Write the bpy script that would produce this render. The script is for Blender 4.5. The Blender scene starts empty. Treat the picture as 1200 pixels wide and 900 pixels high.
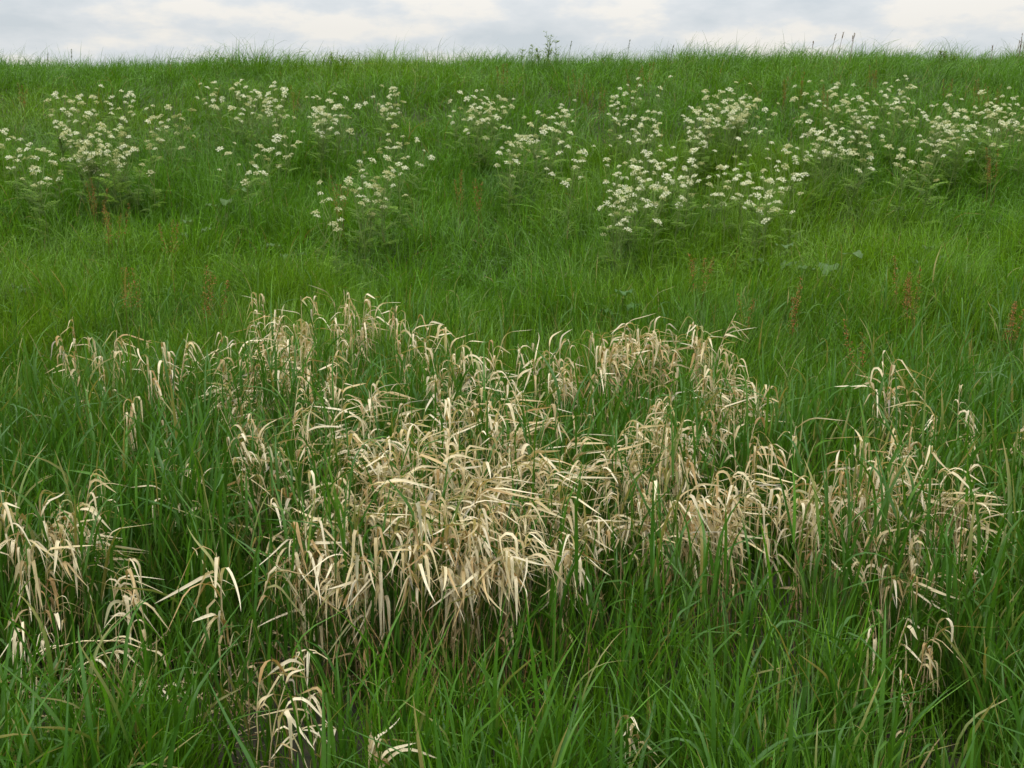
import bpy, math, random
import numpy as np

# ------------------------------------------------------------------ camera, sky, sun, exposure
scene = bpy.context.scene
COL = scene.collection
R = math.radians
EYE, PITCH, HFOV = 1.62, 12.0, 50.0
cd = bpy.data.cameras.new('camera'); cam = bpy.data.objects.new('camera', cd); COL.objects.link(cam)
cd.sensor_width = 36; cd.lens = 18 / math.tan(R(HFOV / 2)); cd.clip_start = 0.05; cd.clip_end = 5000
cam.location = (0, 0, EYE); cam.rotation_euler = (R(90 - PITCH), 0, 0)
scene.camera = cam
F = 600 / math.tan(R(HFOV / 2))          # focal length in photo pixels (1200 wide)

SUN_EL, SUN_AZ = 52, 215                 # compass style: behind the viewer's left shoulder
world = bpy.data.worlds.new('World'); scene.world = world; world.use_nodes = True
nt = world.node_tree; N = nt.nodes; L = nt.links; N.clear()
out = N.new('ShaderNodeOutputWorld')
sky = N.new('ShaderNodeTexSky'); sky.sky_type = 'NISHITA'; sky.sun_disc = False
sky.sun_elevation = R(SUN_EL); sky.sun_rotation = R(SUN_AZ)
bg1 = N.new('ShaderNodeBackground'); bg1.inputs[1].default_value = 0.1
L.new(sky.outputs[0], bg1.inputs[0])
tc = N.new('ShaderNodeTexCoord')
mp = N.new('ShaderNodeMapping'); mp.inputs['Scale'].default_value = (10.0, 10.0, 27.0); mp.inputs['Location'].default_value = (1.3, 0.4, 2.2)
L.new(tc.outputs['Generated'], mp.inputs[0])
no = N.new('ShaderNodeTexNoise'); no.inputs['Scale'].default_value = 1.0; no.inputs['Detail'].default_value = 8; no.inputs['Roughness'].default_value = 0.56
no.inputs['Distortion'].default_value = 0.0
L.new(mp.outputs[0], no.inputs['Vector'])
cr = N.new('ShaderNodeValToRGB')
cr.color_ramp.elements[0].position = 0.34; cr.color_ramp.elements[0].color = (0.52, 0.56, 0.59, 1)
cr.color_ramp.elements[1].position = 0.60; cr.color_ramp.elements[1].color = (0.76, 0.73, 0.68, 1)
e = cr.color_ramp.elements.new(0.50); e.color = (0.62, 0.64, 0.655, 1)
L.new(no.outputs[0], cr.inputs[0])
sep = N.new('ShaderNodeSeparateXYZ'); L.new(tc.outputs['Generated'], sep.inputs[0])
mr = N.new('ShaderNodeMapRange'); mr.inputs[1].default_value = 0.1; mr.inputs[2].default_value = 0.9
mr.inputs[3].default_value = 0.96; mr.inputs[4].default_value = 3.0
L.new(sep.outputs['Z'], mr.inputs[0])
bg2 = N.new('ShaderNodeBackground'); L.new(cr.outputs[0], bg2.inputs[0]); L.new(mr.outputs[0], bg2.inputs[1])
mx = N.new('ShaderNodeMixShader'); mx.inputs[0].default_value = 0.93
L.new(bg1.outputs[0], mx.inputs[1]); L.new(bg2.outputs[0], mx.inputs[2]); L.new(mx.outputs[0], out.inputs[0])

sd = bpy.data.lights.new('sun', 'SUN'); sd.energy = 1.2; sd.angle = R(14); sd.color = (1.0, 0.96, 0.9)
sun = bpy.data.objects.new('sun', sd); COL.objects.link(sun)
sa = R(SUN_AZ)
from mathutils import Vector
sdir = Vector((math.sin(sa) * math.cos(R(SUN_EL)), math.cos(sa) * math.cos(R(SUN_EL)), math.sin(R(SUN_EL))))
sun.rotation_euler = sdir.to_track_quat('Z', 'Y').to_euler()
scene.view_settings.view_transform = 'Standard'; scene.view_settings.look = 'None'
scene.view_settings.gamma = 1; scene.view_settings.exposure = 0.3
scene.render.engine = 'CYCLES'
scene.cycles.max_bounces = 6; scene.cycles.transmission_bounces = 4; scene.cycles.diffuse_bounces = 4

rng = np.random.default_rng(7)
PI = math.pi
U = lambda a, b, n=None: rng.uniform(a, b, n)

# ------------------------------------------------------------------ terrain
def _hash(ix, iy, s):
    h = np.sin(ix * 127.1 + iy * 311.7 + s * 74.7) * 43758.5453
    return h - np.floor(h)
def vn(x, y, sc, s=0):
    x = np.asarray(x, float) / sc + 100.3; y = np.asarray(y, float) / sc + 57.7
    ix, iy = np.floor(x), np.floor(y); fx, fy = x - ix, y - iy
    fx = fx * fx * (3 - 2 * fx); fy = fy * fy * (3 - 2 * fy)
    a, b = _hash(ix, iy, s), _hash(ix + 1, iy, s); c, d = _hash(ix, iy + 1, s), _hash(ix + 1, iy + 1, s)
    return (a + (b - a) * fx) * (1 - fy) + (c + (d - c) * fx) * fy
def fbm(x, y, sc, s=0):
    return (vn(x, y, sc, s) * .55 + vn(x, y, sc * .47, s + 5) * .3 + vn(x, y, sc * .21, s + 9) * .15)
_py = np.array([-30, 0, 3, 5.5, 8, 10.5, 13, 15.5, 17.5, 19, 21, 24, 30, 45, 80, 3000.])
_pz = np.array([0, 0, 0, .16, .48, 1.02, 1.68, 2.38, 2.78, 2.89, 2.87, 2.6, 1.4, .2, 0, 0])
_gy = np.arange(-30, 120, .05); _gz = np.interp(_gy, _py, _pz)
_k = np.hanning(41); _k /= _k.sum(); _gz = np.convolve(np.pad(_gz, 20, mode='edge'), _k, 'valid')
def gz(x, y):
    x = np.asarray(x, float); y = np.asarray(y, float)
    z = np.interp(y, _gy, _gz)
    f = np.clip((y - 4) / 10, 0, 1) * np.clip((60 - y) / 30, 0, 1)
    z = z + .009 * np.clip(x, -30, 30) * f
    return z + (fbm(x, y, 1.7, 3) - .5) * .14 * np.where(y < 12, 1, np.clip(1 - (y - 12) / 5, .35, 1))
def P(px, py, h):
    """ground point of a plant of height h whose top shows at this photo pixel"""
    a = R(PITCH); u = (px - 600) / F; v = (450 - py) / F
    d = np.array([u, math.cos(a) + v * math.sin(a), -math.sin(a) + v * math.cos(a)])
    t = 1.2; prev = None
    while t < 40:
        p = d * t; z = EYE + p[2]
        if z <= gz(p[0], p[1]) + h: return float(p[0]), float(p[1])
        t += .01
    return float(d[0] * 18.6), float(d[1] * 18.6)

def grid_axis(a, b, step, far):
    m = np.arange(a, b + step, step); g = [b + step]
    s = step
    while g[-1] < far: s *= 1.5; g.append(g[-1] + s)
    lo = [a - (q - b) for q in g][::-1]
    return np.concatenate([lo, m, g])
gx = grid_axis(-14, 14, .16, 1500); gyy = grid_axis(-2, 34, .16, 1500)
X, Y = np.meshgrid(gx, gyy); Z = gz(X, Y)
V = np.stack([X.ravel(), Y.ravel(), Z.ravel()], 1)
nx, ny = len(gx), len(gyy)
ii = (np.arange(ny - 1)[:, None] * nx + np.arange(nx - 1)[None]).ravel()
Q = np.stack([ii, ii + 1, ii + nx + 1, ii + nx], 1)

def mesh_np(name, V, Q, mat, col=None, smooth=True):
    me = bpy.data.meshes.new(name)
    V = np.ascontiguousarray(V, dtype=np.float32); Q = np.ascontiguousarray(Q, dtype=np.int32)
    me.vertices.add(len(V)); me.vertices.foreach_set('co', V.ravel())
    k = Q.shape[1]
    me.loops.add(Q.size); me.loops.foreach_set('vertex_index', Q.ravel())
    me.polygons.add(len(Q)); me.polygons.foreach_set('loop_start', np.arange(0, Q.size, k, dtype=np.int32))
    me.polygons.foreach_set('loop_total', np.full(len(Q), k, dtype=np.int32))
    me.polygons.foreach_set('use_smooth', np.full(len(Q), smooth))
    me.update(calc_edges=True)
    if col is not None:
        a = me.color_attributes.new('col', 'FLOAT_COLOR', 'POINT')
        c = np.ones((len(V), 4), np.float32); c[:, :3] = col
        a.data.foreach_set('color', c.ravel())
    me.materials.append(mat)
    return me
def link(name, me, parent=None, loc=(0, 0, 0)):
    o = bpy.data.objects.new(name, me); COL.objects.link(o)
    o.location = loc
    if parent: o.parent = parent
    return o
def tag(o, label=None, cat=None, group=None, kind=None):
    if label: o['label'] = label
    if cat: o['category'] = cat
    if group: o['group'] = group
    if kind: o['kind'] = kind
    return o

# ------------------------------------------------------------------ materials
def leafmat(name, transl=0.3, rough=0.45, spec=0.4, attr=True, color=None, nscale=60, namp=.25, sheen=0):
    m = bpy.data.materials.new(name); m.use_nodes = True
    n = m.node_tree.nodes; l = m.node_tree.links; n.clear()
    o = n.new('ShaderNodeOutputMaterial'); p = n.new('ShaderNodeBsdfPrincipled')
    p.inputs['Roughness'].default_value = rough; p.inputs['Specular IOR Level'].default_value = spec
    t = n.new('ShaderNodeBsdfTranslucent'); mix = n.new('ShaderNodeMixShader'); mix.inputs[0].default_value = transl
    if attr:
        a = n.new('ShaderNodeAttribute'); a.attribute_name = 'col'; src = a.outputs['Color']
    else:
        a = n.new('ShaderNodeRGB'); a.outputs[0].default_value = (*color, 1); src = a.outputs[0]
    g = n.new('ShaderNodeNewGeometry')
    nz = n.new('ShaderNodeTexNoise'); nz.inputs['Scale'].default_value = nscale; nz.inputs['Detail'].default_value = 2
    l.new(g.outputs['Position'], nz.inputs['Vector'])
    r = n.new('ShaderNodeMapRange'); r.inputs[3].default_value = 1 - namp; r.inputs[4].default_value = 1 + namp
    l.new(nz.outputs[0], r.inputs[0])
    vm = n.new('ShaderNodeVectorMath'); vm.operation = 'SCALE'
    l.new(src, vm.inputs[0]); l.new(r.outputs[0], vm.inputs['Scale'])
    l.new(vm.outputs[0], p.inputs['Base Color']); 
    vt = n.new('ShaderNodeVectorMath'); vt.operation = 'MULTIPLY'; vt.inputs[1].default_value = (1.3, 1.3, .5)
    l.new(vm.outputs[0], vt.inputs[0]); l.new(vt.outputs[0], t.inputs[0])
    l.new(p.outputs[0], mix.inputs[1]); l.new(t.outputs[0], mix.inputs[2]); l.new(mix.outputs[0], o.inputs[0])
    return m
M_GRASS = leafmat('green_blades', .30, .40, .34)
M_REED = leafmat('broad_green_blades', .30, .42, .34, nscale=90)
M_DEAD = leafmat('straw_leaves', .22, .6, .25, nscale=70, namp=.22)
M_STALK = leafmat('dry_stalks', .0, .6, .25, nscale=50, namp=.35)
M_HERB = leafmat('herb_foliage', .32, .6, .15)
M_UMB = [leafmat('white_florets', .25, .7, .1, False, (.74, .74, .61), 40, .1),
         leafmat('cream_florets', .25, .7, .1, False, (.56, .56, .36), 40, .15),
         leafmat('fading_florets', .25, .7, .1, False, (.36, .37, .17), 40, .2)]
M_RUST = leafmat('rusty_seeds', .2, .7, .1, nscale=40, namp=.3)
M_YEL = leafmat('yellow_petals', .2, .6, .2, False, (.75, .55, .05))

def soilmat():
    m = bpy.data.materials.new('soil_and_thatch'); m.use_nodes = True
    n = m.node_tree.nodes; l = m.node_tree.links; p = n['Principled BSDF']; p.inputs['Roughness'].default_value = .9
    g = n.new('ShaderNodeNewGeometry')
    a = n.new('ShaderNodeTexNoise'); a.inputs['Scale'].default_value = 14; a.inputs['Detail'].default_value = 8
    l.new(g.outputs['Position'], a.inputs['Vector'])
    c = n.new('ShaderNodeValToRGB'); c.color_ramp.elements[0].color = (.016, .018, .007, 1); c.color_ramp.elements[1].color = (.045, .038, .018, 1)
    c.color_ramp.elements[0].position = .35; c.color_ramp.elements[1].position = .7
    l.new(a.outputs[0], c.inputs[0]); l.new(c.outputs[0], p.inputs['Base Color'])
    b = n.new('ShaderNodeBump'); b.inputs['Strength'].default_value = .6; l.new(a.outputs[0], b.inputs['Height']); l.new(b.outputs[0], p.inputs['Normal'])
    return m
ground = link('ground', mesh_np('ground', V, Q, soilmat())); ground['kind'] = 'structure'

# ------------------------------------------------------------------ blade machinery
def spines(base, Ln, az, t0, t1, s0=.0, ws=1.0, K=6, daz=0.0):
    """t0..t1: angle from vertical going along the blade; the turn happens from s0 over ws"""
    n = len(base); s = (np.arange(K) + .5) / K
    q = np.clip((s[None] - np.broadcast_to(s0, n)[:, None]) / np.broadcast_to(ws, n)[:, None], 0, 1)
    q = q * q * (3 - 2 * q) * .6 + q * .4
    th = t0[:, None] + (t1 - t0)[:, None] * q
    a = az[:, None] + np.broadcast_to(daz, n)[:, None] * s[None]
    st = np.stack([np.sin(th) * np.cos(a), np.sin(th) * np.sin(a), np.cos(th)], 2) * (Ln / K)[:, None, None]
    pts = np.concatenate([base[:, None], base[:, None] + np.cumsum(st, 1)], 1)
    return pts
PROF = {'blade': lambda s: np.minimum(1, (s * 5 + .55)) * np.clip(1 - s, 0, 1) ** .55 * (1 - .15 * s),
        'leaf': lambda s: (np.minimum(1, s * 4 + .35)) * np.clip(1 - s ** 2.2, 0, 1) ** .8,
        'stem': lambda s: 1 - .55 * s}
def ribbons(pts, W, az, prof='blade', twist=0.0, tw0=0.0, fold=0.0):
    n, K1 = pts.shape[:2]; s = np.linspace(0, 1, K1)
    w = W[:, None] * np.maximum(PROF[prof](s), .04)[None] / 2
    T = np.gradient(pts, axis=1); T /= np.linalg.norm(T, axis=2, keepdims=True) + 1e-9
    side = np.stack([-np.sin(az), np.cos(az), np.zeros(n)], 1)[:, None] * np.ones((1, K1, 1))
    side = side - (side * T).sum(2, keepdims=True) * T; side /= np.linalg.norm(side, axis=2, keepdims=True) + 1e-9
    nor = np.cross(T, side)
    ph = (np.broadcast_to(tw0, n)[:, None] + np.broadcast_to(twist, n)[:, None] * s[None])[..., None]
    S = side * np.cos(ph) + nor * np.sin(ph); Nn = np.cross(T, S)
    w = w[..., None]
    if fold:
        c = pts - Nn * w * fold
        vs = np.stack([pts - S * w, c, pts + S * w], 2); C = 3
    else:
        vs = np.stack([pts - S * w, pts + S * w], 2); C = 2
    V = vs.reshape(-1, 3)
    b = (np.arange(n)[:, None, None] * K1 * C + np.arange(K1 - 1)[None, :, None] * C + np.arange(C - 1)[None, None]).ravel()
    Q = np.stack([b, b + 1, b + C + 1, b + C], 1)
    return V, Q, K1 * C, s, C
def tubes(pts, rad, S=4, taper=.5):
    n, K1 = pts.shape[:2]; s = np.linspace(0, 1, K1)
    T = np.gradient(pts, axis=1); T /= np.linalg.norm(T, axis=2, keepdims=True) + 1e-9
    ref = np.array([.3, .95, .1]); A = np.cross(T, ref); A /= np.linalg.norm(A, axis=2, keepdims=True) + 1e-9; B = np.cross(T, A)
    r = (rad[:, None] * (1 - taper * s)[None])[..., None, None]
    an = np.arange(S) * 2 * PI / S
    ring = pts[:, :, None] + r * (np.cos(an)[None, None, :, None] * A[:, :, None] + np.sin(an)[None, None, :, None] * B[:, :, None])
    V = ring.reshape(-1, 3)
    i0 = (np.arange(n)[:, None, None] * K1 * S + np.arange(K1 - 1)[None, :, None] * S)
    j = np.arange(S)[None, None]; j2 = (j + 1) % S
    Q = np.stack([(i0 + j).ravel(), (i0 + j2).ravel(), (i0 + S + j2).ravel(), (i0 + S + j).ravel()], 1)
    return V, Q, K1 * S
def along(pts, u):
    """pts (n,K1,3), u (n,m) -> positions (n,m,3)"""
    K = pts.shape[1] - 1; x = np.clip(u * K, 0, K - 1e-4); i = x.astype(int); f = (x - i)[..., None]
    r = np.arange(len(pts))[:, None]
    return pts[r, i] * (1 - f) + pts[r, i + 1] * f
class Bag:
    def __init__(s): s.V, s.Q, s.C, s.n = [], [], [], 0
    def add(s, V, Q, C):
        s.V.append(V); s.Q.append(Q + s.n); s.C.append(C); s.n += len(V)
    def mesh(s, name, mat):
        return mesh_np(name, np.concatenate(s.V), np.concatenate(s.Q), mat, np.concatenate(s.C))
def blade_cols(base_col, tip_col, n, s, C, mixp=1.0):
    """(n,3),(n,3) -> per vertex"""
    q = (s ** mixp)[None, :, None]
    c = base_col[:, None] * (1 - q) + tip_col[:, None] * q
    return np.repeat(c[:, :, None], C, 2).reshape(-1, 3)
def mixc(a, b, t):
    a, b = np.asarray(a, float), np.asarray(b, float); t = np.asarray(t)[:, None]
    return a * (1 - t) + b * t

# ------------------------------------------------------------------ the dead tussocks (data used by the grass too)
# photo pixel of the top, height, spread, stalks, label, extra
TUS = [
 (330, 352, .72, .13, 17, 'pale dead grass tuft at the far upper-left tip of the big dry patch', {}),
 (400, 345, .72, .13, 16, 'upright frayed straw tuft, topmost of the big dry patch', {}),
 (366, 378, .72, .13, 16, 'straw tuft just below the two topmost tufts, its leaves combed to the left', {'az': 200}),
 (312, 405, .70, .13, 16, 'dry tuft spilling down the left shoulder of the big dry patch', {'az': 215}),
 (352, 412, .68, .12, 12, 'sparse dry tuft inside the left shoulder, green blades through it', {}),
 (300, 440, .60, .09, 9, 'small cream tuft at the foot of the left shoulder, above dark green grass', {'az': 220}),
 (470, 364, .72, .07, 9, 'compact nodding dry tuft alone right of the topmost straw tuft', {}),
 (270, 388, .66, .05, 4, 'thin dry wisp standing just left of the left shoulder', {}),
 (520, 398, .72, .09, 11, 'tan dry tuft in the neck between upper and lower dry grass', {}),
 (538, 385, .74, .05, 3, 'wispy dry stalks peeping behind the neck of the dry patch', {}),
 (492, 435, .68, .08, 9, 'narrow cream tuft with leaves hanging straight down below the neck', {}),
 (530, 440, .66, .10, 10, 'dry tuft joining the neck to the main heap', {'mat': 1}),
 (392, 452, .70, .11, 13, 'arching cream tuft above the left end of the main heap', {'mat': 1}),
 (330, 500, .68, .12, 15, 'straw tuft at the upper-left corner of the main heap, leaves arching to the right', {'mat': 1, 'az': 10}),
 (300, 545, .58, .08, 8, 'low dry tuft tucked at the left edge of the main heap', {'mat': 1, 'az': 200}),
 (375, 525, .66, .13, 15, 'matted tan tuft beside the upper-left corner tuft of the main heap', {'mat': 1}),
 (430, 495, .67, .12, 13, 'dry tuft mixed with bright green blades in the top of the main heap', {'mat': 1}),
 (565, 455, .72, .12, 15, 'tall pointed straw tuft at the crown of the main heap', {'mat': 1, 'az': -20}),
 (515, 500, .70, .15, 20, 'thick straw tuft left of the crown of the main heap', {'mat': 1}),
 (600, 505, .68, .13, 15, 'straw tuft on the right slope of the main heap', {'mat': 1, 'az': -10}),
 (470, 545, .66, .16, 24, 'densest tan tuft in the middle of the main heap', {'mat': 1}),
 (545, 550, .66, .15, 22, 'tan tuft right of the densest tuft in the middle of the main heap', {'mat': 1}),
 (410, 575, .62, .14, 18, 'flattened straw tuft at the lower left of the main heap', {'mat': 1, 'az': 10}),
 (650, 525, .66, .09, 9, 'loose dry tuft with upright leaf tips right of the main heap', {'mat': 1}),
 (688, 508, .68, .05, 4, 'two or three pale stalks standing between the heap and the right-hand patch', {'mat': 1}),
 (610, 570, .63, .13, 16, 'dry tuft at the lower right of the main heap, leaves spread to both sides', {'mat': 1}),
 (670, 572, .60, .09, 9, 'thin straw tuft trailing off the right foot of the main heap', {'mat': 1, 'az': -15}),
 (500, 605, .60, .16, 22, 'front straw tuft with long brown stalks below, centre of the heap', {'mat': 1, 'xs': 10, 'az': -80}),
 (562, 608, .58, .13, 15, 'front tuft with broad white leaves hanging down beside the brown stalks', {'xs': 10, 'az': -60}),
 (435, 618, .56, .11, 12, 'front left tuft over brown broken stalks, leaves hanging steeply', {'xs': 10, 'az': -100}),
 (632, 610, .57, .09, 7, 'front right tuft with one long pale leaf hanging straight down', {'xs': 10, 'az': -80}),
 (345, 602, .58, .07, 8, 'fan of long cream leaves drooping left of the brown stalks', {'xs': 10, 'll': 1.25, 'az': -70}),
 (380, 640, .50, .05, 4, 'small droop of cream leaves just under the fan', {}),
 (272, 658, .54, .03, 3, 'lone pair of dry stalks with long ribbon leaves in dark green grass', {'ll': 1.3}),
 (590, 366, .76, .03, 3, 'thin pair of nodding dry stalks alone between the two upper patches', {}),
 (640, 410, .68, .07, 8, 'low nodding tuft at the left end of the right-hand upper arc', {}),
 (672, 406, .68, .05, 6, 'cream tuft beside the left end tuft of the upper arc', {}),
 (706, 386, .72, .08, 12, 'full round tuft with leaves hanging like a fountain on the upper arc', {'ll': 1.1}),
 (738, 378, .72, .06, 7, 'narrow tuft touching the fountain tuft of the upper arc', {}),
 (768, 372, .72, .07, 9, 'pale tuft at the top of the upper arc', {}),
 (800, 374, .70, .06, 6, 'thin dry tuft right of the top of the upper arc', {}),
 (830, 362, .74, .05, 5, 'short bent dry tuft at the right end of the upper arc', {}),
 (835, 402, .70, .07, 9, 'tan tuft below the right end of the upper arc', {}),
 (850, 432, .66, .07, 9, 'dry tuft with leaves flung to the right beneath the upper arc', {'az': -10}),
 (872, 440, .66, .03, 3, 'grey-white wisp outermost to the right beneath the upper arc', {}),
 (775, 462, .70, .09, 12, 'white leaved tuft at the top of the lower right-hand column', {}),
 (808, 470, .66, .08, 8, 'dry tuft beside the white leaved tuft of the lower column', {}),
 (750, 508, .64, .07, 8, 'upright cream tuft at the left side of the lower column', {}),
 (785, 505, .64, .08, 9, 'dry tuft in the middle of the lower column', {}),
 (775, 552, .62, .10, 14, 'straw tuft in the widest part of the lower column', {'xs': 10}),
 (818, 556, .61, .11, 18, 'bushy straw tuft with brown stalks at the foot of the lower column', {'xs': 10, 'az': -60}),
 (852, 560, .60, .07, 8, 'dry tuft leaning out from the right of the lower column', {'az': -10}),
 (730, 575, .58, .04, 4, 'few pale leaves hooked over left of the lower column', {'az': 200}),
 (872, 482, .68, .03, 3, 'crooked tall dry stalks with few leaves right of the lower column', {}),
 (900, 500, .66, .03, 3, 'bare kinked dry stalks standing in the gap before the right tussock', {}),
 (905, 560, .58, .03, 3, 'single stubby pale leaf stalk left of the right tussock', {}),
 (1040, 428, .72, .05, 10, 'lone drooping mop of cream leaves in open green grass', {'ll': 1.1}),
 (1100, 462, .68, .05, 4, 'thin sideways dry leaves left of the pair beyond the right tussock', {'az': 180}),
 (1130, 458, .68, .04, 5, 'small nodding cream tuft, middle of three beyond the right tussock', {}),
 (1164, 460, .68, .03, 3, 'smallest pale tuft, outermost of three beyond the right tussock', {}),
 (950, 562, .60, .07, 9, 'upright dry tuft at the left end of the right tussock', {}),
 (1008, 530, .64, .09, 13, 'straw tuft with stout upright leaves in the right tussock', {}),
 (1055, 535, .64, .10, 14, 'widest tuft of the right tussock, leaves arching over both sides', {'ll': 1.15}),
 (1098, 552, .60, .08, 10, 'straw tuft with long leaves blown to the right of the right tussock', {'az': -5, 'll': 1.2}),
 (1125, 590, .54, .04, 4, 'pale wisps reaching sideways off the right tussock', {'az': 0}),
 (1052, 632, .52, .05, 6, 'cream leaves hanging below the right tussock', {}),
 (1085, 640, .52, .03, 3, 'slanted dry stalk below the right tussock', {'az': 10}),
 (1043, 726, .38, .025, 2, 'short crumpled pale leaf low in the green, left of two', {'az': -90}),
 (1092, 712, .40, .025, 3, 'bent pale leaf low in the green, right of two', {'az': -60}),
 (1066, 762, .32, .02, 2, 'two white leaf tips, lowest of the dry leaves at the right', {'az': -90}),
 (15, 578, .62, .08, 9, 'straw tussock cut by the left edge of the picture', {}),
 (62, 572, .62, .08, 10, 'arching straw tussock right beside the one at the left edge', {'az': 0}),
 (35, 620, .55, .06, 4, 'brown and cream tuft hanging under the left edge tussocks', {'az': -60}),
 (100, 618, .54, .03, 2, 'thin straw leaves pointing right from the left edge tussocks', {'az': 0}),
 (122, 648, .50, .025, 2, 'one broad buff leaf folded over right of the left edge tussocks', {'az': -20, 'll': 1.2}),
 (55, 680, .46, .03, 2, 'loose curled cream leaves below the left edge tussocks', {'az': -20}),
 (38, 712, .42, .025, 2, 'single drooping pale leaf lowest below the left edge tussocks', {'az': -60}),
 (93, 378, .72, .03, 5, 'slim pinkish dry tuft, outermost on the left in the open grass', {'az': -90, 'll': .8}),
 (124, 376, .72, .05, 7, 'upright pale dry tuft beside the slim pinkish one', {'ll': .9}),
 (196, 400, .70, .06, 9, 'dry tuft nodding to the right alone in the left grass', {'az': -25}),
 (152, 448, .62, .03, 3, 'three short pale leaves sunk in green below the nodding tuft', {}),
 (738, 818, .26, .015, 2, 'shrivelled whitish leaf standing low near the bottom edge', {'az': -90, 'll': .7}),
 (762, 835, .22, .015, 1, 'faint tan leaf beside the shrivelled whitish one', {'az': -90, 'll': .7}),
 (170, 702, .42, .03, 2, 'small buff leaf scrap under an arching green blade', {'az': 180}),
 (372, 776, .32, .02, 2, 'bent straw stalk resting low in the grass by the bottom', {'az': 180}),
 (305, 806, .26, .03, 3, 'curled cream leaves low between green blades', {'az': 10}),
 (440, 850, .22, .03, 3, 'thin zigzag dry stalk near the bottom edge', {'az': 20}),
]
TUS = [(a, b, max(h, .36) if h < .47 else h, r, n, l, e) for (a, b, h, r, n, l, e) in TUS]
TPOS = []
for (px, py, h, r, ns, lb, ex) in TUS:
    x, y = P(px, py, h); TPOS.append((x, y, r, ns))
TP = np.array(TPOS)
def near_dead(x, y, pad=.0):
    d = np.full(len(x), 9.0)
    for (a, b, r, n) in TPOS:
        if n > 5: d = np.minimum(d, np.hypot(x - a, y - b) - r - pad)
    return d

# ------------------------------------------------------------------ green grass: one uncountable mass per kind
def litter_zone(x, y):
    return np.clip(1.3 - np.hypot((x + 1.12) / .5, (y - 2.85) / .42), 0, 1)
def wedge(n, y0, y1, p=1.0, margin=.9, cut=False):
    """uniform points in the view wedge, density falling as y^-p"""
    out = np.zeros((0, 2))
    while len(out) < n:
        m = n
        y = (U(0, 1, m) * (y1 ** (2 - p) - y0 ** (2 - p)) + y0 ** (2 - p)) ** (1 / (2 - p)) if p != 2 else y0 * (y1 / y0) ** U(0, 1, m)
        x = U(-1, 1, m) * (y * .4663 + margin)
        keep = U(0, 1, m) < (y * .4663 + margin) / (y * .4663 + margin + .6)
        out = np.concatenate([out, np.stack([x, y], 1)[keep]])
    return out[:n]
G_MID, G_YEL, G_BLUE = (.070, .178, .008), (.104, .210, .009), (.060, .150, .020)

def grass_colors(x, y, n):
    a = fbm(x, y, 2.6, 11); b = fbm(x, y, .9, 21)
    c = mixc(G_MID, G_YEL, np.clip((a - .42) * 3.0 + rng.normal(0, .25, n), 0, 1))
    c = c * (1 - .0) ; t = np.clip((b - .5) * 3 + rng.normal(0, .3, n), 0, 1)
    c = c * (1 - t[:, None] * .75) + np.array(G_BLUE) * t[:, None] * .75
    c *= (U(.62, 1.25, n) + .5 * (U(0, 1, n) < .15))[:, None]  # random tone per blade; the brightest few have sky glints painted into their colour
    c = c * (1 + .18 * np.clip((y - 5) / 4, 0, 1))[:, None]     # blade colour turns paler higher up the bank
    return c
bag = Bag()
def add_blades(xy, Lr, Wr, K, lean_mu, bend_mu, wind=.5, fold=0, rough_h=.6):
    n = len(xy); x, y = xy[:, 0], xy[:, 1]
    hgt = (.55 + .9 * fbm(x, y, .75, 31)) * np.where(y > 15.5, .70 + .6 * vn(x, y, .8, 91), 1)
    hgt *= (1 - rough_h * .5) + rough_h * vn(x, y, .22, 41)
    nd = near_dead(x, y); hgt *= np.where(nd < .05, .86, 1); hgt *= np.where((y > 2.35) & (y < 3.3) & (np.abs(x + .12) < .75), .88, 1); lit = litter_zone(x, y); hgt *= 1 - .45 * lit
    base = np.stack([x, y, gz(x, y) - .01], 1)
    for (a, b, r, k), t in zip(TPOS, TUS):
        if t[2] < .47: hgt = np.where((np.abs(x - a) < r + .12) & (y < b) & (y > b - .8), hgt * .7, hgt)
    Ln = U(*Lr, n) * hgt
    taz = 2 * PI * fbm(x, y, .5, 51) * 1.6 - .8        # tuft direction, common to neighbours
    az = taz + rng.normal(0, 1.3, n)
    dx = np.cos(az) + wind * 1.1; dy = np.sin(az) - .15; az = np.arctan2(dy, dx)
    t0 = np.abs(rng.normal(lean_mu, .13, n)); t1 = t0 + np.abs(rng.normal(bend_mu, .45, n))
    bent = U(0, 1, n) < .10; t1 = np.where(bent, t1 + U(.7, 1.5, n), t1)
    pts = spines(base, Ln, az, t0, t1, U(.0, .35, n), U(.5, 1, n), K, rng.normal(0, .35, n))
    W = U(*Wr, n)
    V, Q, _, s, C = ribbons(pts, W, az, 'blade', rng.normal(0, .9, n), rng.normal(0, .45, n), fold)
    c = grass_colors(x, y, n)
    dead = U(0, 1, n) < .014
    c[dead] = mixc((.32, .25, .10), (.20, .15, .05), U(0, 1, dead.sum()))
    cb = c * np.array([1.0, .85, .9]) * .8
    bag.add(V, Q, blade_cols(cb, c, n, s, C, .7))

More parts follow.
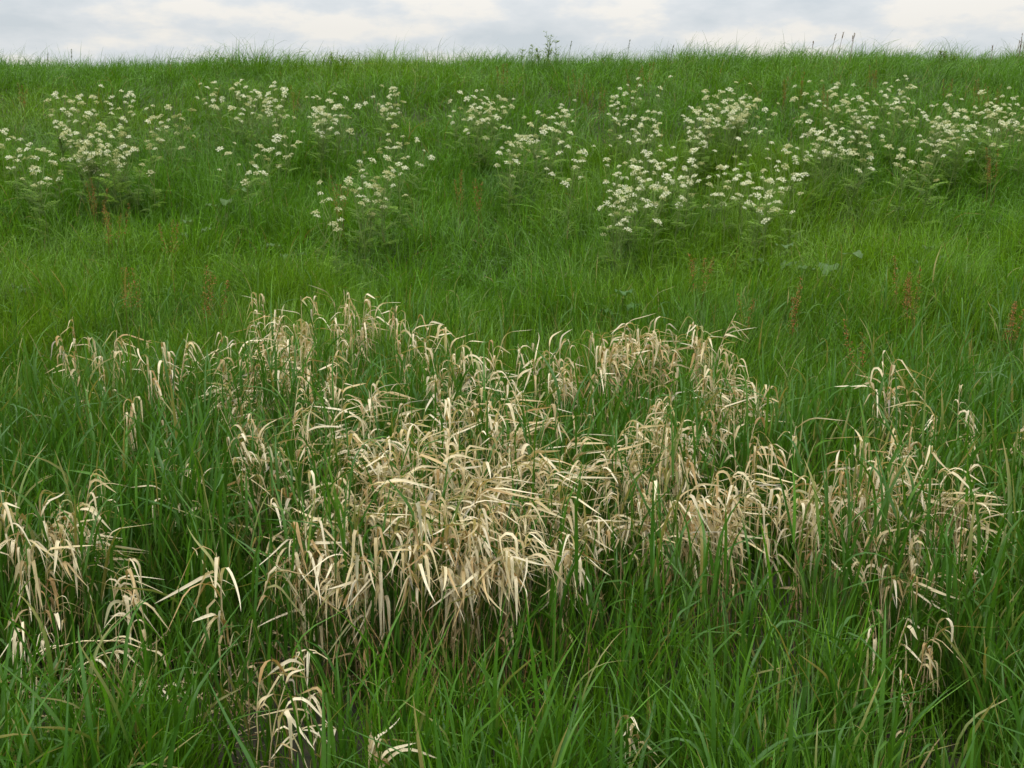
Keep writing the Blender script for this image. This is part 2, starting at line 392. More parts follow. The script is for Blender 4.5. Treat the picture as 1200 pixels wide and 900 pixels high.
def thin(xy):
    x, y = xy[:, 0], xy[:, 1]
    # the ground in front of the dry heap is sparser, so its stalks show
    pr = np.ones(len(x)); f = (y > 2.35) & (y < 3.6) & (np.abs(x - (-.12)) < .75)
    pr[f] = .5
    for (a, b, r, k), t in zip(TPOS, TUS):   # low dry leaves stand in small openings
        if t[2] < .47: pr[(np.abs(x - a) < r + .03) & (y < b + .0) & (y > b - .40)] = .35
    pr *= 1 - .5 * litter_zone(x, y)
    pr *= np.where((y < 3.9) & (x > -.75) & (x < 1.05), .62, 1)
    h = fbm(x, y, .45, 61); pr *= np.clip((h - .22) * 3.2, .25, 1)
    return xy[U(0, 1, len(x)) < pr]
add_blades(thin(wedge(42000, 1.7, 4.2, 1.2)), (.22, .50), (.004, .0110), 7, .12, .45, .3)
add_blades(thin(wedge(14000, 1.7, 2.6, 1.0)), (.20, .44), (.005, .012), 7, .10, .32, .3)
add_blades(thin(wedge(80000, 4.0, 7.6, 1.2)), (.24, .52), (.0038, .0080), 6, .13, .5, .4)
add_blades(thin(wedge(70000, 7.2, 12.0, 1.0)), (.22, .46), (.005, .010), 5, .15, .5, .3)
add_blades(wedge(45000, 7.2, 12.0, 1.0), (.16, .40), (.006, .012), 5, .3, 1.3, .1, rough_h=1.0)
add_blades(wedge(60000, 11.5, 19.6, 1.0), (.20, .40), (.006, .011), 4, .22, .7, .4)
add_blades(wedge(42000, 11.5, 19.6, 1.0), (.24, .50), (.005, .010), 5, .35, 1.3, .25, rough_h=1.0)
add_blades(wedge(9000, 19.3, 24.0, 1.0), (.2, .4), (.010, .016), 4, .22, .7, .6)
# long flowering tips that make the ragged crest
xy = wedge(6000, 16.5, 20.0, 0.5); xy = xy[U(0, 1, len(xy)) < np.clip((fbm(xy[:, 0], xy[:, 1], .7, 78) - .38) * 5, .06, 1)]; n = len(xy)
base = np.stack([xy[:, 0], xy[:, 1], gz(xy[:, 0], xy[:, 1])], 1); az = rng.normal(0, .7, n)
tall = .30 + .26 * vn(xy[:, 0], xy[:, 1], .5, 77)
pts = spines(base, tall * U(.75, 1.15, n), az, U(.02, .25, n), U(.5, 1.5, n), .35, .65, 6)
V, Q, _, s, C = ribbons(pts, U(.005, .009, n), az, 'blade', 0, rng.normal(0, .5, n))
c = grass_colors(xy[:, 0], xy[:, 1], n) * .9
bag.add(V, Q, blade_cols(c, c * np.array([1.2, 1.0, 1.3]), n, s, C))
g = link('meadow_grass', bag.mesh('meadow_grass', M_GRASS))
tag(g, 'lush fresh green meadow grass covering the whole slope up to the crest', 'grass', kind='stuff')

def keep_clear(x, y):
    pr = np.ones(len(x))
    pr *= 1 - .7 * litter_zone(x, y)
    for (a, b, r, k), t in zip(TPOS, TUS):      # dry tufts smother the reed inside them and just before them
        if t[2] < .47: pr[(np.abs(x - a) < r + .04) & (y < b + .0) & (y > b - .45)] = .15
        inside = (np.hypot(x - a, y - b) < r + .04); pr[inside] = np.minimum(pr[inside], 1.0)
        fr = (np.abs(x - a) < r + .03) & (y < b) & (y > b - .38); pr[fr] = np.minimum(pr[fr], .7)
    return pr
# broad bladed green reed grass: culms carrying wide leaves
bag = Bag(); sb = Bag()
def reeds(xy, hr, lr, wr, K=9):
    n = len(xy); x, y = xy[:, 0], xy[:, 1]
    nd = near_dead(x, y)
    ok = U(0, 1, n) < keep_clear(x, y); xy = xy[ok]; n = len(xy); x, y = xy[:, 0], xy[:, 1]
    base = np.stack([x, y, gz(x, y) - .01], 1)
    H = U(*hr, n) * (.6 + .75 * fbm(x, y, .8, 71))
    H *= np.where(y < 2.7, .72, 1)
    az = 2 * PI * fbm(x, y, .6, 81) + rng.normal(0, 1.2, n)
    cul = spines(base, H, az, np.abs(rng.normal(.06, .08, n)), np.abs(rng.normal(.22, .14, n)), 0, 1, 5)
    V, Q, pv = tubes(cul, U(.0013, .0022, n), 3)
    col = mixc((.06, .13, .02), (.13, .15, .04), U(0, 1, n))
    sb.add(V, Q, np.repeat(col, pv, 0))
    m = 5; u = np.linspace(.22, 1.0, m)[None] + rng.normal(0, .04, (n, m)); u = np.clip(u, .1, 1)
    b = along(cul, u).reshape(-1, 3); k = n * m
    laz = (az[:, None] + (np.arange(m) % 2)[None] * PI + rng.normal(0, .6, (n, m))).ravel()
    laz = np.arctan2(np.sin(laz), np.cos(laz) + .35)
    Lf = U(*lr, k) * np.repeat(.75 + .5 * U(0, 1, n), m)
    t0 = np.abs(rng.normal(.22, .14, k)); t1 = t0 + np.abs(rng.normal(.45, .55, k))
    p = spines(b, Lf, laz, t0, t1, U(.1, .45, k), U(.35, .8, k), K, rng.normal(0, .3, k))
    V, Q, _, s, C = ribbons(p, U(*wr, k), laz, 'leaf', rng.normal(0, 1.0, k), rng.normal(0, .3, k), .28)
    c = grass_colors(b[:, 0], b[:, 1], k); t = U(.25, 1.0, k)
    c = c * (1 - t[:, None]) + np.array((.044, .132, .013)) * t[:, None]
    yl = U(0, 1, k) < .035; c[yl] = mixc((.30, .26, .08), (.16, .17, .04), U(0, 1, yl.sum()))
    tp = c.copy(); w = U(0, 1, k) < .12; tp[w] = mixc((.34, .28, .11), (.20, .19, .05), U(0, 1, w.sum()))
    bag.add(V, Q, blade_cols(c * .85, tp, k, s, C, 1.6))
reeds(thin(wedge(2600, 1.75, 3.1, 1.0)), (.28, .46), (.16, .34), (.006, .0125))
reeds(thin(wedge(3600, 2.9, 5.0, 1.0)), (.34, .54), (.16, .34), (.0065, .013))
reeds(thin(wedge(900, 5.0, 7.2, 1.0)), (.26, .44), (.14, .26), (.006, .011), 7)
q = wedge(9000, 2.9, 5.2, 1.0); q = q[(q[:, 0] > -1.3) & (q[:, 0] < .45)]
q = q[near_dead(q[:, 0], q[:, 1]) < .02][:480]; reeds(q, (.50, .64), (.14, .28), (.005, .010))
o = tag(bpy.data.objects.new('reed_grass', None), 'tall broad bladed green grass standing thick in the nearer half', 'reed grass', kind='stuff')
COL.objects.link(o)
link('leaves', bag.mesh('reed_leaves', M_REED), o); link('stalks', sb.mesh('reed_stalks', M_REED), o)

# ------------------------------------------------------------------ dead tussocks
D_CREAM, D_STRAW, D_TAN, D_BROWN = (.74, .67, .49), (.54, .455, .26), (.40, .26, .11), (.20, .12, .05)
def tussock(px, py, h, r, ns, label, ex):
    x0, y0 = P(px, py, h); z0 = float(gz(x0, y0))
    root = tag(bpy.data.objects.new('dead_grass_tuft', None), label, 'dead grass', 'tufts of dead bleached grass')
    COL.objects.link(root); root.location = (x0, y0, z0)
    ns = max(1, int(round(ns * (.85 if 'mat' in ex else (.5 if 630 < px < 735 and py > 480 else .65 if px > 980 and py < 480 else 1.0) if px > 630 else .8 if py < 540 else .9))))
    a = U(0, 2 * PI, ns); rr = r * .8 * np.sqrt(U(0, 1, ns)); bx, by = rr * np.cos(a), rr * np.sin(a) * .9
    base = np.stack([bx, by, gz(x0 + bx, y0 + by) - z0 - .01], 1)
    waz = R(ex['az']) if 'az' in ex else R(-35)
    ws = 1.1 if 'az' in ex else .35
    az = np.arctan2(by * 6 + math.sin(waz) * ws * .5 + rng.normal(0, .6, ns), bx * 6 + math.cos(waz) * ws * .5 + rng.normal(0, .6, ns))
    H = h * U(.80, 1.06, ns)
    cul = spines(base, H, az, np.abs(rng.normal(.05, .06, ns)), np.abs(rng.normal(.24, .15, ns)), .25, .75, 7, rng.normal(0, .3, ns))
    if 'mat' in ex:
        az = rng.normal(.15, 1.5, ns); wa = U(0, 1, ns) < .6
        cul = spines(base, H * 1.12, az, np.abs(rng.normal(.12, .1, ns)), np.where(wa, rng.normal(1.0, .35, ns), .3), .3, .7, 7, rng.normal(0, .5, ns))
    # kinks
    kk = rng.normal(0, .006, (ns, cul.shape[1], 3)); kk[:, 0] = 0; cul += np.cumsum(kk, 1) * .6
    S = Bag(); V, Q, pv = tubes(cul, U(.0014, .0026, ns), 4)
    t = U(0, 1, ns); cs = mixc(D_TAN, D_BROWN, t)
    q = np.linspace(0, 1, cul.shape[1])[None, :, None]
    cc = (cs[:, None] * (1 - q) + np.array(D_STRAW) * q); S.add(V, Q, np.repeat(cc.reshape(-1, 3), 4, 0))
    Lb = Bag(); ll = ex.get('ll', 1.0)
    def leaves(m, u, b_az, sc, hang, cream):
        b = along(cul, u).reshape(-1, 3); k = len(b)
        laz = np.repeat(az + rng.normal(0, .5, ns), m) + rng.normal(0, .75, k)
        laz = np.arctan2(np.sin(laz) + math.sin(waz) * ws, np.cos(laz) + math.cos(waz) * ws)
        Lf = U(.06, .18, k) * ll * sc * (1.0 if py < 560 else 1.15)
        t0 = np.abs(rng.normal(.45, .25, k)); t1 = np.clip(rng.normal(hang, .5, k), .8, PI - .02); fl = U(0, 1, k) < (.38 if 'mat' in ex else .14); Lf = np.where(fl, Lf * 1.25, Lf); t1[fl] = U(1.3, 2.0, fl.sum())
        p = spines(b, Lf, laz, t0, t1, U(.0, .18, k), U(.2, .55, k), 9, rng.normal(0, .5, k))
        V, Q, _, s, C = ribbons(p, U(.005, .0125, k), laz, 'leaf', rng.normal(0, 1.0, k), rng.normal(0, .35, k), rng.uniform(.25, .5))
        c = mixc(D_STRAW, D_CREAM, np.clip(U(-.3, 1.2, k) + cream, 0, 1))
        bt = U(0, 1, k) < .26; c[bt] = mixc(D_TAN, D_STRAW, U(0, 1, bt.sum()))
        gr = U(0, 1, k) < .10; c[gr] = mixc((.36, .33, .27), (.30, .32, .11), U(0, 1, gr.sum()))
        c *= U(.72, 1.12, k)[:, None]
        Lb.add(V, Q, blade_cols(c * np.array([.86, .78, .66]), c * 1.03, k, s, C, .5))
    nl = 3 if h < .47 else 7
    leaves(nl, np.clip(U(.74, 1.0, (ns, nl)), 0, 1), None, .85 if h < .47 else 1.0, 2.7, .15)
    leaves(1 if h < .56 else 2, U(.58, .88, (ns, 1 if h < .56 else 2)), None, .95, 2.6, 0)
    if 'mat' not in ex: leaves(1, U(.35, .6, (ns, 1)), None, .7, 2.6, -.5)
    if 'xs' in ex:      # old bare stalks standing in front, brown and kinked
        k = ex['xs']; b = np.stack([rng.normal(0, r * 1.1, k), -U(.0, .28, k), np.zeros(k)], 1); b[:, 2] = gz(x0 + b[:, 0], y0 + b[:, 1]) - z0 - .01
        p = spines(b, U(.22, .50, k), U(0, 6.28, k), U(.0, .35, k), U(.0, .6, k), .2, .8, 7)
        kk = rng.normal(0, .008, p.shape); kk[:, 0] = 0; p += np.cumsum(kk, 1) * .7
        V, Q, pv = tubes(p, U(.0011, .0022, k), 4); S.add(V, Q, np.repeat(mixc((.46, .33, .15), (.24, .12, .045), U(0, 1, k)), pv, 0))
    link('stalks', S.mesh('dead_stalks', M_STALK), root); link('leaves', Lb.mesh('dead_leaves', M_DEAD), root)
for t in TUS: tussock(*t)

# fallen stalks lying low in the grass
def fallen(p0, p1, h, label, bow=.03, nl=5):
    a = np.array([*P(p0[0], p0[1], h), 0.]); b = np.array([*P(p1[0], p1[1], h), 0.])
    a[2] = gz(a[0], a[1]) + h; b[2] = gz(b[0], b[1]) + h
    K = 10; s = np.linspace(0, 1, K + 1)[:, None]
    pts = a * (1 - s) + b * s; pts[:, 2] += np.sin(s[:, 0] * PI) * bow; pts += np.cumsum(rng.normal(0, .003, pts.shape), 0)
    c0 = pts[0].copy(); pts = (pts - c0)[None]
    root = tag(bpy.data.objects.new('fallen_stalk', None), label, 'dead grass', 'dead stalks lying in the green grass'); COL.objects.link(root); root.location = c0
    V, Q, pv = tubes(pts, np.array([.0022]), 5, .3); S = Bag(); S.add(V, Q, np.tile(np.array(D_STRAW), (len(V), 1)))
    link('stalk', S.mesh('fallen_stalk', M_STALK), root)
    u = np.sort(U(0, .9, (1, nl))); bb = along(pts, u).reshape(-1, 3); k = nl
    laz = U(-PI, 0, k); p = spines(bb, U(.06, .16, k), laz, U(.8, 1.4, k), U(1.8, 2.9, k), 0, .6, 8, U(-.5, .5, k))
    V, Q, _, s, C = ribbons(p, U(.005, .010, k), laz, 'leaf', U(-1, 1, k), 0, .3)
    Lb = Bag(); c = mixc(D_STRAW, D_CREAM, U(0, 1, k)); Lb.add(V, Q, blade_cols(c * .8, c, k, s, C))
    link('leaves', Lb.mesh('fallen_leaves', M_DEAD), root)
fallen((62, 762), (195, 776), .30, 'long straw stalk lying almost level over the lower left grass')
fallen((80, 800), (150, 768), .24, 'thin dry stalk slanting up to meet the level straw stalk')
fallen((160, 838), (225, 800), .20, 'pale broken stalk slanting in the lower left grass, above a yellow green weed')
fallen((335, 876), (400, 858), .20, 'straw stalk lying near the bottom edge, left of the zigzag one')
fallen((345, 775), (388, 778), .30, 'short bent straw stalk lying across green blades in front of the heap', nl=3)
fallen((255, 700), (225, 640), .40, 'fine dry stalk leaning left behind the ribbon leaves', nl=2)

# matted litter around the lower left and under the dry heap
lb = Bag()
for (cx, cy, rx, ry, n) in [(90, 800, .40, .30, 300), (460, 760, .6, .5, 420), (250, 830, .4, .3, 130)]:
    x, y = P(cx, cy, .05); xx = x + rng.normal(0, rx * .5, n); yy = y + rng.normal(0, ry * .5, n)
    base = np.stack([xx, yy, gz(xx, yy) + U(.005, .10, n)], 1); az = U(0, 2 * PI, n)
    p = spines(base, U(.05, .16, n), az, U(.8, 1.5, n), U(1.2, 1.9, n), 0, 1, 4)
    V, Q, _, s, C = ribbons(p, U(.003, .008, n), az, 'leaf', U(-1, 1, n), U(-.5, .5, n))
    c = mixc(D_STRAW, D_BROWN, U(.1, 1, n)); lb.add(V, Q, blade_cols(c, c, n, s, C))
tag(link('dry_litter', lb.mesh('dry_litter', M_DEAD)), 'brown matted litter of old leaves on the ground between the blades', 'litter', kind='stuff')

# ------------------------------------------------------------------ cow parsley
def disc(c, nrm, r, k, jit=0):
    nrm = nrm / (np.linalg.norm(nrm) + 1e-9); a = np.cross(nrm, [.31, .8, .5]); a /= np.linalg.norm(a); b = np.cross(nrm, a)
    ph = U(0, 6.28); return [c + r * (math.cos(ph + i * 2 * PI / k) * a + math.sin(ph + i * 2 * PI / k) * b) for i in range(k)]
def umbel_mesh(mat, rad, nu, fl=7):
    """compound umbel: rays, each with a little plate of florets"""
    vs, fs = [], []
    for i in range(nu):
        rr = rad * math.sqrt((i + .5) / nu); a = i * 2.399 + U(-.25, .25)
        c = np.array([rr * math.cos(a), rr * math.sin(a), rad * (.62 - .48 * (rr / rad) ** 2) + U(-.004, .004)])
        nr = np.array([c[0] * 8, c[1] * 8, .7]); ur = rad * U(.19, .27)
        # the ray
        w = .0007; k = len(vs); d = np.array([-math.sin(a), math.cos(a), 0]) * w
        vs += [-d, d, c + d, c - d]; fs.append((k, k + 1, k + 2, k + 3))
        for j in range(fl):
            q = ur * math.sqrt((j + .3) / fl); b = j * 2.4 + a
            cc = c + np.array([q * math.cos(b), q * math.sin(b), U(-.005, .005)])
            k = len(vs); vs += disc(cc, nr + rng.normal(0, .7, 3), ur * U(.36, .58), 4); fs.append((k, k + 1, k + 2, k + 3))
    return mesh_np('umbel', np.array(vs), np.array(fs), mat, smooth=False)
UMB = [[umbel_mesh(M_UMB[v], U(.020, .034), int(U(11, 16))) for _ in range(4)] for v in range(3)]
def fern(bag, base, az, L, col, t0=.7, t1=1.6):
    """twice divided leaf"""
    az = np.array([az]); sp = spines(np.array([base]), np.array([L]), az, np.array([t0]), np.array([t1]), 0, 1, 7)
    V, Q, _, s, C = ribbons(sp, np.array([.0025]), az, 'stem'); bag.add(V, Q, np.tile(col, (len(V), 1)))
    bb, aa, ll = [], [], []
    for i in range(1, 7):
        for sd in (-1, 1):
            bb.append(sp[0, i]); aa.append(az[0] + sd * U(.85, 1.2)); ll.append(L * .48 * (1 - i / 8.5) * U(.85, 1.1))
    bb.append(sp[0, 7]); aa.append(az[0]); ll.append(L * .15)
    bb, aa, ll = map(np.array, (bb, aa, ll)); n = len(bb)
    p = spines(bb, ll, aa, np.full(n, 1.25), U(1.4, 1.9, n), 0, 1, 4)
    m = 4; u = np.tile(np.linspace(.15, .95, m), (n, 1)); b2 = along(p, u)
    for sd in (-1, 1):
        k = n * m; a2 = (aa[:, None] + sd * U(.5, 1.0, (n, m))).ravel(); l2 = (ll[:, None] * .42 * (1.1 - u)).ravel() + .008
        p2 = spines(b2.reshape(-1, 3), l2, a2, U(1.1, 1.5, k), U(1.4, 1.9, k), 0, 1, 2)
        V, Q, _, s, C = ribbons(p2, l2 * .42 + .002, a2, 'leaf'); bag.add(V, Q, np.repeat(np.tile(col, (k, 1)) * U(.8, 1.25, (k, 1)), 6, 0))
def parsley_proto(nu, variants, H):
    """returns list of (part name, mesh, loc, rot, scale)"""
    parts = []; st = Bag(); fo = Bag()
    az = U(0, 6.28, 1); main = spines(np.zeros((1, 3)), np.array([H * .72]), az, np.array([.03]), U(.05, .2, 1), 0, 1, 6)
    c_st = np.array((.17, .24, .07))
    V, Q, pv = tubes(main, np.array([.0045]), 5, .4); st.add(V, Q, np.tile(c_st, (len(V), 1)))
    top = main[0, -1]; n = nu
    u = np.clip(np.concatenate([[1.0, .98], U(.5, .95, max(0, n - 2))])[:n], 0, 1)[None]
    b = along(main, u).reshape(-1, 3); a = np.arange(n) * 2.4 + U(0, 6)
    ln = np.maximum(.08, (H * np.linspace(1.0, .64, n) - b[:, 2])) + U(0, .05, n)
    br = spines(b, ln * 1.1, a, U(.3, .9, n), U(.0, .3, n), 0, 1, 5)
    br2, _, pv = tubes(br, np.full(n, .0030), 4, .4); st.add(br2, _, np.tile(c_st * 1.1, (len(br2), 1)))
    for i in range(n):
        v = variants[i % len(variants)]
        parts.append(('umbel', UMB[v][int(U(0, 4))], tuple(br[i, -1]), (U(-.5, .5), U(-.5, .5), U(0, 6)), U(.75, 1.25)))
        if i % 2 == 0:   # a smaller companion head budding off the same branch counts with its own stalklet
            pass
    for i in range(7):
        hh = U(.10, .70) * H; q = along(main, np.array([[hh / (H * .72 + 1e-6)]])).reshape(3)
        fern(fo, q, U(0, 6.28), U(.10, .18), np.array((.105, .19, .014)) * U(.8, 1.25), U(.4, .8), U(1.3, 1.8))
    return [('stem', st.mesh('parsley_stem', M_HERB), (0, 0, 0), (0, 0, 0), 1),
            ('foliage', fo.mesh('parsley_foliage', M_HERB), (0, 0, 0), (0, 0, 0), 1)] + parts
NUM = {2: 'two', 3: 'three', 4: 'four', 5: 'five', 6: 'six', 7: 'seven', 8: 'eight', 9: 'nine', 1: 'one'}
PROTO = {}
for kind, var in (('fresh', (0, 0, 0, 1)), ('mixed', (0, 1, 0, 2)), ('cream', (1, 0, 1)), ('fading', (1, 2, 2))):
    PROTO[kind] = [(nu, parsley_proto(nu, var, .80)) for nu in (3, 4, 5, 6, 7, 9)]
def place_parsley(x, y, kind, k, sc):
    nu, parts = PROTO[kind][k]
    root = bpy.data.objects.new('cow_parsley', None); COL.objects.link(root)
    root.location = (x, y, float(gz(x, y))); root.rotation_mode = 'ZXY'; root.rotation_euler = (rng.normal(.16, .08), rng.normal(.05, .07), U(0, 6.28)); root.scale = (sc,) * 3
    for (nm, me, loc, rot, s) in parts:
        o = bpy.data.objects.new(nm, me); COL.objects.link(o); o.parent = root
        o.location = loc; o.rotation_euler = rot; o.scale = (s,) * 3
    return root, nu
# drift: pixel box of its flower tops, plants, kinds, words
DRIFTS = [
 (2, 50, 148, 198, 8, 'fm', 'drift cut by the left edge'),
 (72, 175, 104, 132, 11, 'fmc', 'loose drift above the thick left one'),
 (62, 122, 148, 200, 13, 'fmcc', 'thick left drift'),
 (118, 180, 150, 200, 12, 'fmd', 'right half of the thick left drift'),
 (182, 218, 118, 160, 5, 'mcd', 'sparse plants between the two left drifts'),
 (232, 300, 100, 128, 9, 'fmc', 'upper strip left of the twin clusters'),
 (305, 395, 100, 148, 17, 'fmc', 'upper strip cluster under the crest'),
 (258, 330, 158, 205, 7, 'mcd', 'scattered plants below the upper strip'),
 (370, 430, 198, 232, 5, 'fcd', 'low group nearest the big dry patch'),
 (420, 505, 150, 222, 12, 'fmcd', 'scattered drift left of the middle'),
 (438, 480, 104, 128, 5, 'mc', 'small high group left of the middle'),
 (525, 592, 106, 168, 12, 'fmc', 'drift left of the crest weed line'),
 (592, 682, 114, 200, 17, 'fmc', 'drift straight below the tall crest weed'),
 (700, 765, 94, 170, 12, 'fm', 'upper clump right of the middle'),
 (695, 745, 182, 244, 12, 'fm', 'nearest clump right of the middle'),
 (745, 812, 170, 240, 13, 'fm', 'bright clump right of the near front clump'),
 (785, 850, 92, 160, 14, 'fmc', 'high clump with the largest white heads'),
 (852, 912, 96, 150, 13, 'mcc', 'creamy clump beside the high clump'),
 (830, 925, 155, 240, 17, 'fmc', 'long tail below the creamy clump'),
 (935, 985, 90, 180, 14, 'fmc', 'left half of the thickest right drift'),
 (985, 1055, 90, 190, 18, 'fmc', 'right half of the thickest right drift'),
 (1055, 1100, 120, 200, 10, 'mcd', 'fading clump beside the thickest right drift'),
 (1095, 1150, 106, 165, 13, 'fmc', 'drift before the right edge'),
 (1150, 1199, 110, 180, 12, 'fmc', 'drift cut by the right edge'),
]
KN = {'f': 'fresh', 'm': 'mixed', 'c': 'cream', 'd': 'fading'}
KW = {'fresh': 'white', 'mixed': 'white and cream', 'cream': 'cream', 'fading': 'faded greenish'}
ORD = ['first', 'second', 'third', 'fourth', 'fifth', 'sixth', 'seventh', 'eighth', 'ninth', 'tenth', 'eleventh']
for (x0, x1, y0, y1, n, kinds, words) in DRIFTS:
    members = []; n = max(3, int(round(n * .92)))
    for i in range(n):
        px = x0 + (x1 - x0) * U(0, 1); fy = U(0, 1)
        if i % 2 and members:      # plants come up beside one another
            px = float(np.clip(members[-1][0] + rng.normal(0, 19), x0, x1)); fy = float(np.clip(members[-1][1] + rng.normal(0, .12), 0, 1))
        py = y0 + (y1 - 14 - y0) * fy; sc = U(.85, 1.1); h = .80 * sc
        x, y = P(px, py, h)
        root, nu = place_parsley(x, y, KN[kinds[int(U(0, len(kinds)))]] if True else '', int(U(0, 6)), sc)
        members.append((px, fy, root, nu))
    members.sort(key=lambda m: m[1]); hf = (len(members) + 1) // 2
    up = sorted(members[:hf], key=lambda m: m[0]); lo = sorted(members[hf:], key=lambda m: m[0])
    for row, nm in ((up, 'back'), (lo, 'front')):
        for i, (_, _, root, nu) in enumerate(row):
            tag(root, f'{NUM[nu]}-headed cow parsley, {ORD[i]} from left, {nm} row, {words}', 'wildflower', 'cow parsley in flower on the slope')

# ------------------------------------------------------------------ sorrel spikes, broad leaves, crest weeds
def sorrel(px, py, h, label, nsp=3):
    x, y = P(px, py, h); z = float(gz(x, y))
    root = tag(bpy.data.objects.new('sorrel_plant', None), label, 'sorrel', 'rusty sorrel in the grass'); COL.objects.link(root); root.location = (x, y, z)
    for q in range(nsp):
        b = np.array([[rng.normal(0, .03), rng.normal(0, .03), 0.]])
        cul = spines(b, h * U(.85, 1.05, 1), U(0, 6.28, 1), U(0, .08, 1), U(.05, .3, 1), 0, 1, 6)
        S = Bag(); V, Q, pv = tubes(cul, np.full(1, .0018), 4); S.add(V, Q, np.tile((.16, .10, .04), (len(V), 1))); link('stem', S.mesh('sorrel_stem', M_HERB), root)
        k = 90; u = U(.6, 1.0, (1, k)); bb = along(cul, u).reshape(-1, 3)
        az = U(0, 6.28, k); off = U(.0, .028, k) * (1.15 - u.ravel()) * 2.2
        bb[:, 0] += np.cos(az) * off; bb[:, 1] += np.sin(az) * off
        p = spines(bb, U(.008, .015, k), az, U(.3, 2.0, k), U(.5, 2.4, k), 0, 1, 2)
        V, Q, _, s, C = ribbons(p, U(.006, .010, k), az, 'leaf'); c = mixc((.27, .085, .03), (.22, .15, .04), U(0, 1, k))
        B = Bag(); B.add(V, Q, np.repeat(c, 6, 0)); link('seed_head', B.mesh('sorrel_seeds', M_RUST), root)
SOR = [(150, 312, 'tall rusty sorrel spike in the left grass above the pinkish dry tuft'), (235, 314, 'small orange sorrel spike right of the tall rusty one'),
 (127, 236, 'sorrel spike left of the pair below the thick left flower drift'), (138, 228, 'sorrel spike right of the pair below the thick left flower drift'),
 (200, 250, 'lone sorrel spike under the scattered left flowers'), (110, 210, 'reddish sorrel spike at the foot of the thick left drift'),
 (28, 95, 'faint rusty sorrel near the crest at the left edge'), (590, 76, 'rusty sorrel patch under the crest, left of the tall weed'),
 (675, 84, 'pale rusty sorrel under the crest, right of the tall weed'), (745, 78, 'orange brown sorrel patch on the crest right of the middle'),
 (760, 74, 'second orange sorrel touching the patch right of the middle'), (690, 98, 'sorrel spike above the drift right of the middle'),
 (703, 100, 'sorrel spike beside the one above the drift right of the middle'), (345, 98, 'sorrel spike under the crest above the upper flower strip'),
 (918, 92, 'rusty sorrel above the creamy clump'), (935, 86, 'taller rusty sorrel right of the one above the creamy clump'),
 (968, 100, 'brown sorrel spike over the thickest right drift'), (1110, 86, 'rusty sorrel under the pale crest flowers'),
 (1150, 92, 'rusty sorrel near the right edge, left of two'), (1165, 98, 'rusty sorrel near the right edge, right of two'),
 (1025, 78, 'small rusty sorrel just under the crest'), (1063, 302, 'reddish sorrel spike right of the large grey leaf'),
 (1078, 312, 'lower reddish sorrel spike right of the large grey leaf'), (1033, 384, 'rust sorrel head above the lone dry mop'),
 (1188, 340, 'rusty sorrel in the grass by the right edge'), (818, 290, 'thin sorrel left of the round grey leaf'),
 (868, 330, 'faint sorrel spike below the round grey leaf'), (400, 205, 'brown sorrel beside the low flower group'),
 (540, 198, 'orange sorrel spike in the green under the middle drift'), (560, 210, 'lower orange sorrel under the middle drift'),
 (930, 330, 'rusty sorrel under the large grey leaf'), (1165, 176, 'sorrel spike below the drift cut by the right edge')]
for (px, py, lb_) in SOR: sorrel(px, py, U(.58, .68), lb_, int(U(2, 5)))

def broad_leaf(px, py, h, w, label, ori, colr=(.085, .15, .045), n=1):
    h -= .05; w *= .85
    """dock or burdock: big blades with midrib and wavy edge on a stalk"""
    x, y = P(px, py, h); z = float(gz(x, y))
    root = tag(bpy.data.objects.new('dock_plant', None), label, 'broadleaf weed', 'broad leaved weeds in the grass'); COL.objects.link(root); root.location = (x, y, z)
    for q in range(n + 2):
        a = R(ori) + q * 2.2; hh = h * (1 if q == 0 else U(.6, .85)); ww = w * (1 if q == 0 else U(.6, .9))
        st = spines(np.zeros((1, 3)), np.array([hh]), np.array([a]), np.array([.08]), np.array([.35]), 0, 1, 5)
        V, Q, pv = tubes(st, np.array([.004]), 5); S = Bag(); S.add(V, Q, np.tile((.12, .16, .05), (len(V), 1)))
        stem = link('stalk', S.mesh('dock_stalk', M_HERB), root)
        K = 12; Ln = ww * 1.5; sp = spines(st[:, -1], np.array([Ln]), np.array([a]), np.array([.75]), np.array([2.0]), 0, 1, K)[0]
        s = np.linspace(0, 1, K + 1); half = ww / 2 * np.sin(PI * np.clip(s * .96 + .03, 0, 1)) ** .6
        sd = np.array([-math.sin(a), math.cos(a), 0]); rows = []
        for j, f in enumerate(np.linspace(-1, 1, 9)):
            wv = .012 * np.sin(s * 17 + j * 1.3) * abs(f) + .10 * ww * abs(f)
            rows.append(sp + sd * (half * f)[:, None] + np.array([0, 0, 1]) * wv[:, None])
        V = np.stack(rows, 1).reshape(-1, 3); i0 = (np.arange(K)[:, None] * 9 + np.arange(8)[None]).ravel()
        Q = np.stack([i0, i0 + 1, i0 + 10, i0 + 9], 1); rib = np.tile(np.abs(np.linspace(-1, 1, 9)) < .1, K + 1)
        c = np.tile(colr, (len(V), 1)) * np.where(rib, 1.25, 1.0)[:, None]
        B = Bag(); B.add(V, Q, c); link('leaf', B.mesh('dock_leaf', M_HERB), stem)
broad_leaf(912, 292, .46, .15, 'round grey green dock leaf standing in the grass below the flowers', -90)
broad_leaf(968, 305, .46, .20, 'large torn grey green dock leaf beside the round one', -60)
broad_leaf(1092, 292, .44, .10, 'dull dock leaf in shade right of the large torn leaf', -120)
broad_leaf(262, 228, .46, .15, 'bluish dock leaf below the sparse left flowers', -30)
broad_leaf(226, 262, .42, .10, 'narrow upright dock leaf above the orange sorrel', -90)
broad_leaf(338, 290, .42, .10, 'narrow grey dock leaf leaning left in the open grass', -130)
broad_leaf(1132, 172, .50, .13, 'dock leaf sunk among flowers before the right edge', -80)
broad_leaf(728, 345, .44, .13, 'faint dock leaf above the dry upper arc', -90, (.07, .15, .04))
